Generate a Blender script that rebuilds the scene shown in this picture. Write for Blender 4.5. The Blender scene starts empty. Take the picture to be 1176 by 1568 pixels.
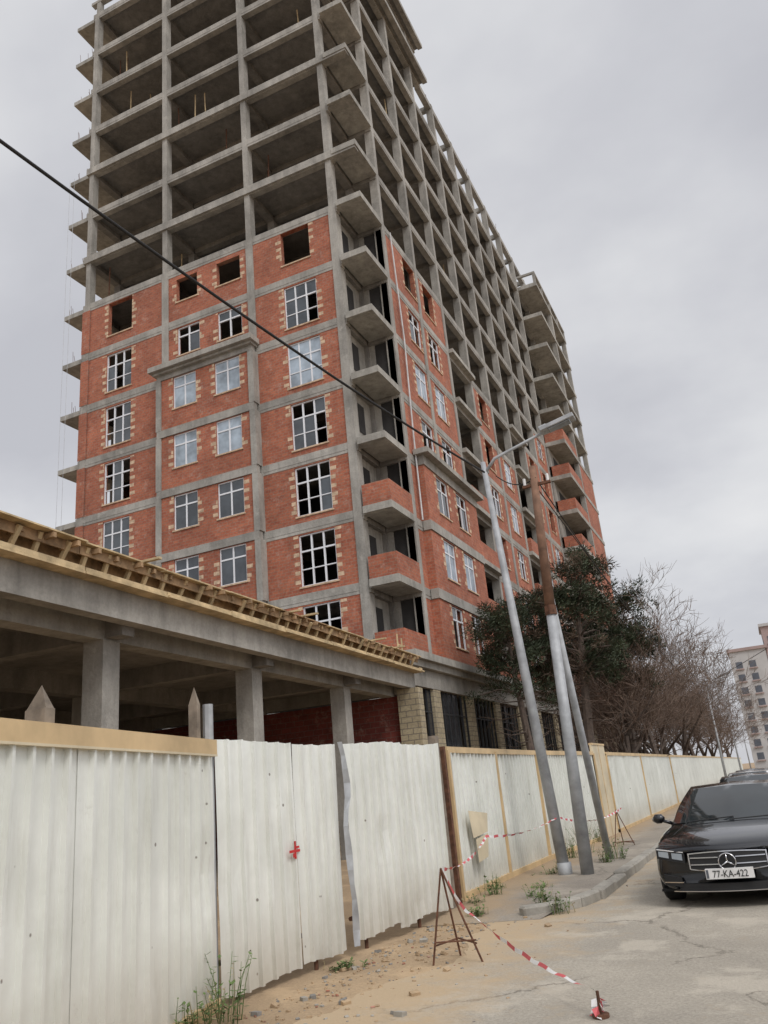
import bpy, math, random, bmesh
from mathutils import Vector, Matrix
R=math.radians
scene=bpy.context.scene
scene.view_settings.view_transform='Standard'
scene.view_settings.look='None'
scene.view_settings.exposure=0
# ------------------------------------------------------------------ materials
def new_mat(name):
    m=bpy.data.materials.new(name); m.use_nodes=True
    nt=m.node_tree; b=nt.nodes['Principled BSDF']; return m,nt,b
def pos_node(nt):
    g=nt.nodes.new('ShaderNodeNewGeometry'); return g.outputs['Position']
def noise(nt,vec,scale,detail=4,rough=.6,sc=None):
    n=nt.nodes.new('ShaderNodeTexNoise'); n.inputs['Scale'].default_value=scale
    n.inputs['Detail'].default_value=detail; n.inputs['Roughness'].default_value=rough
    if sc:
        mp=nt.nodes.new('ShaderNodeMapping'); mp.inputs['Scale'].default_value=sc
        nt.links.new(vec,mp.inputs['Vector']); vec=mp.outputs[0]
    nt.links.new(vec,n.inputs['Vector']); return n.outputs['Fac']
def ramp(nt,fac,stops):
    r=nt.nodes.new('ShaderNodeValToRGB'); e=r.color_ramp.elements
    while len(e)<len(stops): e.new(.5)
    for i,(p,c) in enumerate(stops):
        e[i].position=p; e[i].color=(c[0],c[1],c[2],1) if hasattr(c,'__len__') else (c,c,c,1)
    nt.links.new(fac,r.inputs['Fac']); return r.outputs['Color']
def mix(nt,f,a,b,mode='MIX'):
    n=nt.nodes.new('ShaderNodeMix'); n.data_type='RGBA'; n.blend_type=mode
    for s,v in ((n.inputs[0],f),(n.inputs[6],a),(n.inputs[7],b)):
        if isinstance(v,(int,float)): s.default_value=v
        elif isinstance(v,tuple): s.default_value=(v[0],v[1],v[2],1)
        else: nt.links.new(v,s)
    return n.outputs[2]
def bump(nt,b,h,strength=.3,dist=.02):
    n=nt.nodes.new('ShaderNodeBump'); n.inputs['Strength'].default_value=strength
    n.inputs['Distance'].default_value=dist
    nt.links.new(h,n.inputs['Height']); nt.links.new(n.outputs[0],b.inputs['Normal'])
def simple(name,col,rough=.7,metal=0,var=.25,scale=3,coat=0,detail=4,bmp=0):
    m,nt,b=new_mat(name); p=pos_node(nt)
    f=noise(nt,p,scale,detail)
    lo=tuple(c*(1-var) for c in col); hi=tuple(min(1,c*(1+var)) for c in col)
    c=ramp(nt,f,[(.3,lo),(.7,hi)])
    nt.links.new(c,b.inputs['Base Color']); b.inputs['Roughness'].default_value=rough
    b.inputs['Metallic'].default_value=metal
    if bmp: bump(nt,b,f,bmp)
    return m
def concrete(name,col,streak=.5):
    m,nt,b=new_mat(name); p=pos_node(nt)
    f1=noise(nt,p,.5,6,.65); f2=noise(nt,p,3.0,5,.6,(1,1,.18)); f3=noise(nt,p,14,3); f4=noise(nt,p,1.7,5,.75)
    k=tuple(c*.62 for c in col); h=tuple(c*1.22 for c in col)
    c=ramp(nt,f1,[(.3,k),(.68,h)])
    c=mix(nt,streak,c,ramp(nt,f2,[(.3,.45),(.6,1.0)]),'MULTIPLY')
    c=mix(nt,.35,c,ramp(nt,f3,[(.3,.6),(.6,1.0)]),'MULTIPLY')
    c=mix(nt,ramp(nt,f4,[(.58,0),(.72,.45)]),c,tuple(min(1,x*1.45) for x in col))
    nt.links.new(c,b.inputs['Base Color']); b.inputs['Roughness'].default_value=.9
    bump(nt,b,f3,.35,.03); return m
def brick(name,c1,c2,mortar,w=.27,h=.14,ms=.013,stain=.6,smear=(.44,.31,.25)):
    m,nt,b=new_mat(name); p=pos_node(nt)
    sx=nt.nodes.new('ShaderNodeSeparateXYZ'); nt.links.new(p,sx.inputs[0])
    ad=nt.nodes.new('ShaderNodeMath'); ad.operation='ADD'
    nt.links.new(sx.outputs[0],ad.inputs[0]); nt.links.new(sx.outputs[1],ad.inputs[1])
    cb=nt.nodes.new('ShaderNodeCombineXYZ'); nt.links.new(ad.outputs[0],cb.inputs[0]); nt.links.new(sx.outputs[2],cb.inputs[1])
    t=nt.nodes.new('ShaderNodeTexBrick'); nt.links.new(cb.outputs[0],t.inputs['Vector'])
    t.inputs['Scale'].default_value=1; t.inputs['Brick Width'].default_value=w; t.inputs['Row Height'].default_value=h
    t.inputs['Mortar Size'].default_value=ms; t.inputs['Mortar Smooth'].default_value=.3
    t.inputs['Color1'].default_value=(*c1,1); t.inputs['Color2'].default_value=(*c2,1); t.inputs['Mortar'].default_value=(*mortar,1)
    f1=noise(nt,p,.45,6,.7); f2=noise(nt,p,2.6,6,.75); f3=noise(nt,p,9,3,.6,(1,1,1.8))
    # per-patch tone: work done in separate lifts and batches
    vc=nt.nodes.new('ShaderNodeTexVoronoi'); vc.inputs['Scale'].default_value=.55; nt.links.new(cb.outputs[0],vc.inputs['Vector'])
    sv=nt.nodes.new('ShaderNodeSeparateColor'); nt.links.new(vc.outputs['Color'],sv.inputs[0])
    c=mix(nt,stain,t.outputs['Color'],ramp(nt,f1,[(.3,.5),(.65,1.12)]),'MULTIPLY')
    c=mix(nt,.45,c,ramp(nt,sv.outputs[0],[(0,.72),(1,1.08)]),'MULTIPLY')
    c=mix(nt,.55,c,ramp(nt,f3,[(.3,.55),(.65,1.12)]),'MULTIPLY')
    c=mix(nt,ramp(nt,f2,[(.55,0),(.72,.6)]),c,smear)
    nt.links.new(c,b.inputs['Base Color']); b.inputs['Roughness'].default_value=.9
    bump(nt,b,t.outputs['Fac'],-.5,.02); return m
M={}
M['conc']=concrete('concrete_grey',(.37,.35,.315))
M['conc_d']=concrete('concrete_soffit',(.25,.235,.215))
M['brick']=brick('red_brick',(.47,.155,.085),(.36,.105,.06),(.34,.20,.14))
M['limestone']=brick('limestone_block',(.52,.44,.29),(.42,.35,.23),(.25,.21,.16),.42,.2,.02,.5,(.42,.36,.27))
M['redblock']=brick('red_block',(.26,.06,.045),(.2,.045,.035),(.2,.12,.1),.4,.2)
M['quoin']=simple('tan_quoin_brick',(.52,.38,.26),.9,0,.35,5)
M['pvc']=simple('white_window_frame',(.72,.73,.76),.45,0,.06,2)
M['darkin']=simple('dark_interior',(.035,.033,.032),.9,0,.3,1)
M['metal_d']=simple('dark_metal_frame',(.045,.047,.05),.5,.3,.3,2)
M['ledge']=concrete('ledge_concrete',(.39,.37,.33),.6)
def glassmat(name,col,rough):
    m,nt,b=new_mat(name); p=pos_node(nt)
    c=ramp(nt,noise(nt,p,.9,3),[(.35,tuple(x*.55 for x in col)),(.65,tuple(min(1,x*1.4) for x in col))])
    nt.links.new(c,b.inputs['Base Color']); b.inputs['Roughness'].default_value=rough
    b.inputs['IOR'].default_value=1.8; return m
M['glass']=glassmat('window_glass',(.05,.06,.07),.08)
M['store']=glassmat('shop_glass',(.02,.022,.026),.1)
M['sky_film']=glassmat('window_film_sky_tint',(.30,.36,.42),.15)  # pale protective covering, with bright sky reflection also put into its colour
M['wood']=simple('formwork_timber',(.31,.20,.11),.85,0,.5,4)
M['wood_l']=simple('pale_plank',(.50,.38,.22),.85,0,.4,3)
M['wood_g']=simple('weathered_wood',(.22,.18,.14),.9,0,.4,6)
M['rust']=simple('rusty_steel',(.13,.06,.035),.85,.2,.5,12)
M['galv']=simple('grey_painted_steel',(.36,.37,.38),.6,.2,.25,4)
M['pipe']=simple('light_grey_pipe',(.50,.50,.50),.6,0,.2,2)
M['pole_rust']=simple('rust_brown_pole',(.20,.11,.07),.8,.1,.35,5)
M['black']=simple('black_rubber',(.015,.015,.016),.75,0,.2,5)
M['red']=simple('red_paint',(.5,.03,.03),.6,0,.25,9)
M['tape_r']=simple('faded_red_tape',(.55,.10,.11),.6,0,.2,9)
M['white']=simple('white_plastic',(.70,.69,.68),.5,0,.1,9)
M['cap']=simple('beige_fence_cap',(.58,.42,.23),.5,0,.2,2)
M['cream']=simple('cream_panel',(.62,.53,.37),.5,0,.15,2)
m,nt,b=new_mat('fence_sheet_metal'); p=pos_node(nt)
f1=noise(nt,p,1.2,5,.65); f2=noise(nt,p,7,5,.7,(1,1,.12)); f3=noise(nt,p,1.3,6,.7); f4=noise(nt,p,3.2,6,.8)
c=ramp(nt,f1,[(.3,(.66,.67,.62)),(.7,(.80,.81,.765))])
c=mix(nt,ramp(nt,f2,[(.5,0),(.78,.4)]),c,(.42,.40,.34))
c=mix(nt,ramp(nt,f4,[(.64,0),(.74,.45)]),c,(.48,.46,.41))
vo=nt.nodes.new('ShaderNodeTexVoronoi'); vo.inputs['Scale'].default_value=3.1; nt.links.new(p,vo.inputs['Vector'])
c=mix(nt,ramp(nt,vo.outputs['Distance'],[(.035,.8),(.055,0)]),c,(.12,.09,.07))
sx=nt.nodes.new('ShaderNodeSeparateXYZ'); nt.links.new(p,sx.inputs[0])
mr=nt.nodes.new('ShaderNodeMapRange'); mr.inputs[1].default_value=.1; mr.inputs[2].default_value=.8; mr.inputs[3].default_value=.8; mr.inputs[4].default_value=0
nt.links.new(sx.outputs[2],mr.inputs[0])
ml=nt.nodes.new('ShaderNodeMath'); ml.operation='MULTIPLY'; nt.links.new(mr.outputs[0],ml.inputs[0]); nt.links.new(f3,ml.inputs[1])
c=mix(nt,ml.outputs[0],c,(.34,.28,.20))
nt.links.new(c,b.inputs['Base Color']); b.inputs['Roughness'].default_value=.36; b.inputs['Metallic'].default_value=.08
bump(nt,b,f1,.25,.05)
M['sheet']=m
def groundmat(name,base,dark,dirt,dirtx=None,crack=True):
    m,nt,b=new_mat(name); p=pos_node(nt)
    f1=noise(nt,p,.35,7,.65); f2=noise(nt,p,2.0,7,.75); f3=noise(nt,p,35,4,.7); f4=noise(nt,p,.9,7,.7)
    c=ramp(nt,f1,[(.32,dark),(.66,base)])
    c=mix(nt,.55,c,ramp(nt,f3,[(.3,.5),(.65,1.2)]),'MULTIPLY')
    c=mix(nt,ramp(nt,f2,[(.5,0),(.64,.65)]),c,tuple(x*.72 for x in base))
    c=mix(nt,ramp(nt,f4,[(.52,0),(.60,.5)]),c,tuple(min(1,x*1.22) for x in base))
    if crack:
        v=nt.nodes.new('ShaderNodeTexVoronoi'); v.feature='DISTANCE_TO_EDGE'; v.inputs['Scale'].default_value=.33
        wv=nt.nodes.new('ShaderNodeVectorMath'); wv.operation='ADD'
        nn=nt.nodes.new('ShaderNodeTexNoise'); nn.inputs['Scale'].default_value=1.3; nn.inputs['Detail'].default_value=8; nn.inputs['Roughness'].default_value=.7
        nt.links.new(p,nn.inputs['Vector']); nt.links.new(p,wv.inputs[0]); nt.links.new(nn.outputs['Color'],wv.inputs[1])
        nt.links.new(wv.outputs[0],v.inputs['Vector'])
        fm=nt.nodes.new('ShaderNodeMath'); fm.operation='MULTIPLY'
        nt.links.new(ramp(nt,v.outputs['Distance'],[(.0,.75),(.012,0)]),fm.inputs[0]); nt.links.new(ramp(nt,f4,[(.40,0),(.50,1)]),fm.inputs[1])
        c=mix(nt,fm.outputs[0],c,(.10,.085,.065))
    if dirtx is not None:
        sx=nt.nodes.new('ShaderNodeSeparateXYZ'); nt.links.new(p,sx.inputs[0])
        mr=nt.nodes.new('ShaderNodeMapRange'); mr.inputs[1].default_value=dirtx[0]; mr.inputs[2].default_value=dirtx[1]
        mr.inputs[3].default_value=.75; mr.inputs[4].default_value=0.0; nt.links.new(sx.outputs[0],mr.inputs[0])
        a=nt.nodes.new('ShaderNodeMath'); a.operation='ADD'; nt.links.new(mr.outputs[0],a.inputs[0]); nt.links.new(f2,a.inputs[1])
        c=mix(nt,ramp(nt,a.outputs[0],[(.60,0),(.95,.9)]),c,dirt)
    nt.links.new(c,b.inputs['Base Color']); b.inputs['Roughness'].default_value=.92
    bump(nt,b,f3,.5,.02); return m
M['road']=groundmat('worn_asphalt',(.44,.395,.325),(.30,.27,.225),(.46,.34,.21),(-4.3,-1.8))
M['dirt']=groundmat('sandy_dirt',(.46,.33,.20),(.25,.175,.11),(.3,.2,.1),None,False)
M['pave']=groundmat('pavement_concrete',(.35,.31,.255),(.23,.20,.17),(.36,.26,.16),(-4.8,-3.2))
M['kerb']=concrete('kerb_stone',(.37,.345,.30),.3)
def leafmat(name,col,var=.5):
    m,nt,b=new_mat(name); p=pos_node(nt)
    f=noise(nt,p,1.3,4)
    c=ramp(nt,f,[(.3,tuple(x*(1-var) for x in col)),(.7,tuple(x*(1+var) for x in col))])
    nt.links.new(c,b.inputs['Base Color']); b.inputs['Roughness'].default_value=.8; return m
M['needle']=leafmat('pine_needles',(.045,.058,.03))
M['needle_b']=leafmat('dry_needles',(.10,.07,.045))
M['weed']=leafmat('weed_green',(.10,.155,.045))
M['weed_d']=leafmat('dry_grass',(.30,.25,.13))
M['bark']=simple('tree_bark',(.10,.075,.06),.95,0,.35,7)
M['twig']=simple('bare_twigs',(.19,.15,.125),.95,0,.3,3)
M['twig2']=simple('brown_twigs',(.145,.10,.075),.95,0,.35,3)
def paint(name,col):
    m,nt,b=new_mat(name); b.inputs['Base Color'].default_value=(*col,1); p=pos_node(nt)
    nt.links.new(ramp(nt,noise(nt,p,60,3),[(.4,.10),(.7,.26)]),b.inputs['Roughness'])
    b.inputs['Coat Weight'].default_value=.8; b.inputs['Coat Roughness'].default_value=.03
    b.inputs['Specular IOR Level'].default_value=.3; return m
M['p_black']=paint('black_car_paint',(.006,.007,.010))
M['p_white']=paint('white_car_paint',(.7,.7,.7))
M['p_grey']=paint('grey_car_paint',(.02,.024,.03))
M['cglass']=glassmat('car_glass',(.02,.025,.028),.03)
m,nt,b=new_mat('chrome'); b.inputs['Base Color'].default_value=(.6,.6,.62,1); b.inputs['Metallic'].default_value=1
nt.links.new(ramp(nt,noise(nt,pos_node(nt),30,2),[(.3,.1),(.7,.2)]),b.inputs['Roughness']); M['chrome']=m
M['lamp']=glassmat('headlight_lens',(.26,.29,.32),.05)
M['far_pink']=simple('distant_render',(.36,.27,.25),.9,0,.12,.3)
M['far_white']=simple('distant_panel',(.46,.45,.44),.9,0,.1,.3)
M['far_win']=simple('distant_window',(.09,.10,.12),.4,0,.3,.5)
# ------------------------------------------------------------------ mesh builder
class MB:
    def __init__(s): s.v=[];s.f=[];s.mi=[];s.mats=[]
    def m(s,k):
        if k not in s.mats: s.mats.append(k)
        return s.mats.index(k)
    def face(s,idx,k): s.f.append(idx); s.mi.append(s.m(k))
    def quad(s,pts,k):
        n=len(s.v); s.v+= [tuple(p) for p in pts]; s.face(tuple(range(n,n+len(pts))),k)
    def box(s,x0,x1,y0,y1,z0,z1,k,mat=None):
        if x1<x0:x0,x1=x1,x0
        if y1<y0:y0,y1=y1,y0
        n=len(s.v)
        pts=[(x0,y0,z0),(x1,y0,z0),(x1,y1,z0),(x0,y1,z0),(x0,y0,z1),(x1,y0,z1),(x1,y1,z1),(x0,y1,z1)]
        if mat: pts=[tuple(mat@Vector(p)) for p in pts]
        s.v+=pts
        for q in ((0,3,2,1),(4,5,6,7),(0,1,5,4),(1,2,6,5),(2,3,7,6),(3,0,4,7)): s.face(tuple(n+i for i in q),k)
    def tube(s,pts,rad,k,seg=8,cap=True):
        if not hasattr(rad,'__len__'): rad=[rad]*len(pts)
        pts=[Vector(p) for p in pts]; n0=len(s.v)
        for i,p in enumerate(pts):
            d=(pts[min(i+1,len(pts)-1)]-pts[max(i-1,0)])
            if d.length<1e-9: d=Vector((0,0,1))
            d.normalize()
            u=d.cross(Vector((0,0,1)) if abs(d.z)<.9 else Vector((1,0,0))).normalized(); w=d.cross(u)
            for j in range(seg):
                a=2*math.pi*j/seg; s.v.append(tuple(p+(u*math.cos(a)+w*math.sin(a))*rad[i]))
        for i in range(len(pts)-1):
            for j in range(seg):
                a=n0+i*seg+j; b_=n0+i*seg+(j+1)%seg
                s.face((a,b_,b_+seg,a+seg),k)
        if cap:
            s.face(tuple(n0+j for j in range(seg))[::-1],k); s.face(tuple(n0+(len(pts)-1)*seg+j for j in range(seg)),k)
    def obj(s,name,parent=None,smooth=False,loc=None,rot=None,bevel=0):
        me=bpy.data.meshes.new(name); me.from_pydata(s.v,[],s.f)
        for k in s.mats: me.materials.append(M[k])
        me.polygons.foreach_set('material_index',s.mi)
        if smooth: me.polygons.foreach_set('use_smooth',[True]*len(me.polygons))
        me.update()
        o=bpy.data.objects.new(name,me); scene.collection.objects.link(o)
        if loc: o.location=loc
        if rot: o.rotation_euler=rot
        if parent: o.parent=parent
        if bevel:
            bv=o.modifiers.new('bevel','BEVEL'); bv.width=bevel; bv.segments=1; bv.limit_method='ANGLE'
        return o
def empty(name,loc=(0,0,0),rot=(0,0,0)):
    e=bpy.data.objects.new(name,None); scene.collection.objects.link(e); e.location=loc; e.rotation_euler=rot
    e.empty_display_size=.3; return e
# ------------------------------------------------------------------ camera
cam=bpy.data.cameras.new('camera'); co=bpy.data.objects.new('camera',cam); scene.collection.objects.link(co)
right=Vector((.9023,.4211,-.0920)).normalized(); fwd=Vector((-.3710,.8674,.3316)); fwd=(fwd-right*fwd.dot(right)).normalized()
up=right.cross(fwd).normalized()
mw=Matrix.Identity(4)
for i in range(3): mw[i][0]=right[i]; mw[i][1]=up[i]; mw[i][2]=-fwd[i]; 
mw[2][3]=1.6
co.matrix_world=mw; cam.sensor_fit='VERTICAL'; cam.sensor_height=36; cam.lens=28.47; cam.clip_end=3000; cam.clip_start=.05
scene.camera=co
# ------------------------------------------------------------------ world
w=bpy.data.worlds.new('World'); scene.world=w; w.use_nodes=True; nt=w.node_tree
bg=nt.nodes['Background']; bg.inputs['Strength'].default_value=.1
sky=nt.nodes.new('ShaderNodeTexSky'); sky.sky_type='NISHITA'; sky.sun_disc=False; sky.sun_elevation=R(48); sky.sun_rotation=R(125)
tc=nt.nodes.new('ShaderNodeTexCoord'); sp=nt.nodes.new('ShaderNodeSeparateXYZ'); nt.links.new(tc.outputs['Generated'],sp.inputs[0])
def mth(op,a,b_):
    n=nt.nodes.new('ShaderNodeMath'); n.operation=op
    for i,v in enumerate((a,b_)):
        if isinstance(v,(int,float)): n.inputs[i].default_value=v
        else: nt.links.new(v,n.inputs[i])
    return n.outputs[0]
zz=mth('ADD',mth('MAXIMUM',sp.outputs[2],0),.45)
cx=mth('DIVIDE',sp.outputs[0],zz); cy=mth('DIVIDE',sp.outputs[1],zz)
cb=nt.nodes.new('ShaderNodeCombineXYZ'); nt.links.new(cx,cb.inputs[0]); nt.links.new(cy,cb.inputs[1]); cb.inputs[2].default_value=3.3
n1=noise(nt,cb.outputs[0],2.1,6,.5,(1,1.25,1))
cl=ramp(nt,n1,[(.32,(.56,.565,.605)),(.46,(.64,.645,.68)),(.60,(.75,.755,.775)),(.72,(.82,.82,.83))])
sund=Vector((math.sin(R(125))*math.cos(R(48)),math.cos(R(125))*math.cos(R(48)),math.sin(R(48))))
dp=nt.nodes.new('ShaderNodeVectorMath'); dp.operation='DOT_PRODUCT'; nt.links.new(tc.outputs['Generated'],dp.inputs[0]); dp.inputs[1].default_value=sund
br=nt.nodes.new('ShaderNodeMapRange'); nt.links.new(dp.outputs['Value'],br.inputs[0]); br.inputs[1].default_value=.5; br.inputs[2].default_value=1; br.inputs[3].default_value=9.9; br.inputs[4].default_value=24
sc=nt.nodes.new('ShaderNodeVectorMath'); sc.operation='SCALE'; nt.links.new(cl,sc.inputs[0]); nt.links.new(br.outputs[0],sc.inputs['Scale'])
mx=mix(nt,.94,sky.outputs[0],sc.outputs[0]); nt.links.new(mx,bg.inputs['Color'])
sl=bpy.data.lights.new('sun','SUN'); sl.energy=1.2; sl.angle=R(18); sl.color=(1,.96,.9)
so=bpy.data.objects.new('sun',sl); scene.collection.objects.link(so); so.rotation_euler=(-sund).to_track_quat('-Z','Y').to_euler(); so.location=(20,-20,40)
# ------------------------------------------------------------------ ground, road
random.seed(3)
mb=MB(); mb.quad([(-900,-300,0),(900,-300,0),(900,1800,0),(-900,1800,0)],'dirt'); mb.obj('ground')
mb=MB(); ys=[-30+.2*i for i in range(210)]; L=[]
for y in ys: L.append((-3.75+.3*math.sin(y*.9)+.1*math.sin(y*3.1)+random.uniform(-.07,.07) if y>2 else -4.3,y))
for i in range(len(L)-1):
    mb.quad([(L[i][0],L[i][1],.004),(5.5,L[i][1],.004),(5.5,L[i+1][1],.004),(L[i+1][0],L[i+1][1],.004)],'road')
mb.quad([(-3.4,L[-1][1],.004),(5.5,L[-1][1],.004),(5.5,500,.004),(-3.4,500,.004)],'road'); mb.obj('road')
mb=MB()
mb.box(-4.75,-2.78,12.4,300,-.02,.115,'pave'); 
mb.quad([(-4.75,10.6,.006),(-3.1,10.9,.006),(-2.78,12.4,.115),(-4.75,12.4,.115)],'pave')
mb.obj('pavement')
mb=MB(); random.seed(5)
arc=[(-3.35,11.05),(-3.0,11.35),(-2.75,11.8),(-2.63,12.4)]
for i in range(3):
    a=Vector((*arc[i],0)); b2=Vector((*arc[i+1],0)); d=(b2-a); l=d.length
    mt=Matrix.Translation(a)@Matrix.Rotation(math.atan2(d.y,d.x),4,'Z')
    mb.box(.01,l-.01,-.02,.16,-.02,.13+random.uniform(-.02,.01),'kerb',mt)
y=12.42
while y<200:
    l=1.0 if y<60 else 5
    dx=random.uniform(-.03,.03); mb.box(-2.79+dx,-2.6+dx,y,y+l-.03,-.02,.14+random.uniform(-.022,.012),'kerb'); y+=l
mb.obj('kerb',bevel=.025)
mb=MB(); mb.box(5.5,5.7,-20,300,-.02,.14,'kerb'); mb.box(5.7,8.2,-20,300,-.02,.12,'pave'); mb.obj('pavement')
mb=MB(); mb.box(8.2,8.45,-20,300,-.02,2.2,'limestone'); mb.box(8.15,8.5,-20,300,2.2,2.32,'kerb'); mb.obj('boundary_wall')
# ------------------------------------------------------------------ apartment building
BX=-11.85; FY=28.6; LX=-28.9; EY=82.0
H=3.1
def S(k): return 6.73+H*k
bl=empty('unfinished_apartment_building',(-20,45,0)); inv=Matrix.Translation((20,-45,0))
def badd(mb,name,**k):
    o=mb.obj(name,bl,**k); o.matrix_parent_inverse=inv; return o
def fbox(mb,face,s0,s1,d0,d1,z0,z1,k,off=0):
    if face=='F': mb.box(s0,s1,FY-off-d1,FY-off-d0,z0,z1,k)
    else: mb.box(BX+off+d0,BX+off+d1,s0,s1,z0,z1,k)
def wall(mb,face,s0,s1,z0,z1,ops,k,th=.25,d=-.03,off=0):
    cur=s0
    for (a,b_,c,e) in sorted(ops):
        if a>cur: fbox(mb,face,cur,a,d-th,d,z0,z1,k,off)
        if c>z0: fbox(mb,face,a,b_,d-th,d,z0,c,k,off)
        if e<z1: fbox(mb,face,a,b_,d-th,d,e,z1,k,off)
        cur=b_
    if cur<s1: fbox(mb,face,cur,s1,d-th,d,z0,z1,k,off)
rw=random.Random(11)
def window(face,s0,s1,z0,z1,kind,off=0,n=2,quo=True,tr=.68):
    if kind!='open':
        t=.055; fr=WM
        for (a,b_,c,e) in ((s0,s1,z0,z0+t),(s0,s1,z1-t,z1),(s0,s0+t,z0+t,z1-t),(s1-t,s1,z0+t,z1-t)):
            fbox(fr,face,a,b_,-.16,-.09,c,e,'pvc',off)
        for i in range(1,n):
            x=s0+(s1-s0)*i/n; fbox(fr,face,x-.038,x+.038,-.155,-.095,z0+t,z1-t,'pvc',off)
        zt=z0+(z1-z0)*tr; fbox(fr,face,s0+t,s1-t,-.158,-.092,zt-.035,zt+.035,'pvc',off)
        if n==3:
            zt=z0+(z1-z0)*.33; fbox(fr,face,s0+t,s1-t,-.157,-.093,zt-.022,zt+.022,'pvc',off)
        if kind in('glass','sky_film'):
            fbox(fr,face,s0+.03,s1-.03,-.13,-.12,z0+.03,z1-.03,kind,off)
        elif kind=='frame':   # some panes glazed, the rest still empty
            zt=z0+(z1-z0)*tr
            for i in range(n):
                for (c,e) in ((z0+t,zt-.035),(zt+.035,z1-t)):
                    if rw.random()<.35:
                        a=s0+(s1-s0)*i/n+.05; b_=s0+(s1-s0)*(i+1)/n-.05
                        fbox(fr,face,a,b_,-.13,-.12,c,e,'glass',off)
    if quo:
        z=z0-.06; i=0
        while z<z1:
            for sd in (0,1):
                l=(.27 if i%2 else .10)+rw.uniform(-.05,.05)
                if rw.random()<(.85 if i%2 else .35):
                    if sd==0: fbox(QM,face,s0-l,s0-.002,-.1,-.026,z,min(z+.17,z1),'quoin',off)
                    else: fbox(QM,face,s1+.002,s1+l,-.1,-.026,z,min(z+.17,z1),'quoin',off)
            z+=.2; i+=1
        fbox(QM,face,s0-.06,s1+.06,-.12,.02,z0-.07,z0-.003,'quoin',off)
SM=MB();CM=MB();BM=MB();WM=MB();QM=MB();IM=MB()
ycols=[31.05,35.2,39.2,43.2,47.2,51.2,55.2,59.2,63.2,67.2,71.2,75.2,78.6,81.75]
xcols=[-28.6,-23.3,-18.1,-13.4]
rs=random.Random(2)
for k in range(0,15):
    z=S(k); y1=EY if k<=12 else 41.0
    ovx=.55 if k>=13 else 0
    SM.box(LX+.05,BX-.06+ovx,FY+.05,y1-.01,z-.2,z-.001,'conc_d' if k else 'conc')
    thick=.42 if k in(8,10) else .32
    pr=.12 if k in(8,10) else 0
    SM.box(LX,BX+.0+ovx,FY-pr,FY+.3,z-thick,z+.004,'conc')
    SM.box(BX-.32+ovx,BX+.003+ovx,FY+.301,y1,z-.32,z+.003,'conc')
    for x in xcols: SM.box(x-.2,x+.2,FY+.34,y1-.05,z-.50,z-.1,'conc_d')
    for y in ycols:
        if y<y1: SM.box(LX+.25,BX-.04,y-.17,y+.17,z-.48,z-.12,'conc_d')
    SM.box(LX+.02,-13.15,FY+.013,FY+.33,z-.46,z-.05,'conc')
    SM.box(BX-.33,BX-.013,30.85,y1-.02,z-.46,z-.05,'conc')
    if k>0:
        SM.box(LX-1.55,LX-.002,FY+.2,FY+3.4,z-.28,z-.012,'ledge')
        SM.box(LX-1.4,LX-.002,FY+6.5,FY+9.5,z-.26,z-.012,'ledge')
z=S(13)
SM.box(BX-.4,BX-.03,41.0,75.2,z-.42,z,'conc')
for y in ycols:
    if 41<y<=75.2: SM.box(BX-6,BX-.05,y-.15,y+.15,z-.40,z-.02,'conc')
for x in xcols:
    for iy,y in enumerate([FY+.25]+ycols):
        top=S(14) if y<41 else S(12)
        if iy==0:
            CM.box(x-.2,x+.2,FY-.03,FY+.45,0,S(7)-.02,'conc'); CM.box(x-.155,x+.155,FY-.015,FY+.4,S(7)-.02,top-.02,'conc')
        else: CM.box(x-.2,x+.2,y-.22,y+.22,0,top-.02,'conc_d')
for y in ycols:
    top=S(14) if y<41 else (S(13) if y<76 else S(12))
    CM.box(BX-.42,BX+.02,y-.18,y+.18,0,S(7)-.01,'conc'); CM.box(BX-.40,BX+.015,y-.15,y+.15,S(7)-.01,top-.01,'conc')
z=S(14)
for x in xcols+[BX-.2]: CM.box(x-.15,x+.15,FY+.1,FY+.4,z,z+1.1,'conc')
SM.box(LX-.3,BX+.3,FY+.08,FY+.42,z+1.1,z+1.3,'conc')
for k in range(0,14):
    z=S(k); y1=EY-.3 if k<12 else 40.8
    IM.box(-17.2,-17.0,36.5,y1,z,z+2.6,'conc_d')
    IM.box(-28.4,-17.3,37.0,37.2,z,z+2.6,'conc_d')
    if k>=7:
        if k%3==0: IM.box(-22.5,-19,31.9,32.1,z,z+2.62,'conc_d')
        if k%3==1: IM.box(-27.5,-24,33.9,34.1,z,z+2.62,'conc_d')
        if k in (8,9,11): IM.box(-17.5,-14.5,32.9,33.1,z,z+2.62,'conc_d')
    else:
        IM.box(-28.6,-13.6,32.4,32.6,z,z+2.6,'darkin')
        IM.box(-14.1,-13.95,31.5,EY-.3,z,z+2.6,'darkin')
kinds_right=['frame','frame','frame','frame','sky_film','frame','open']
kinds_mid=['frame','glass','glass','sky_film','sky_film','frame','open']
kinds_left=['frame','sky_film','glass','frame','frame','frame','open']
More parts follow.
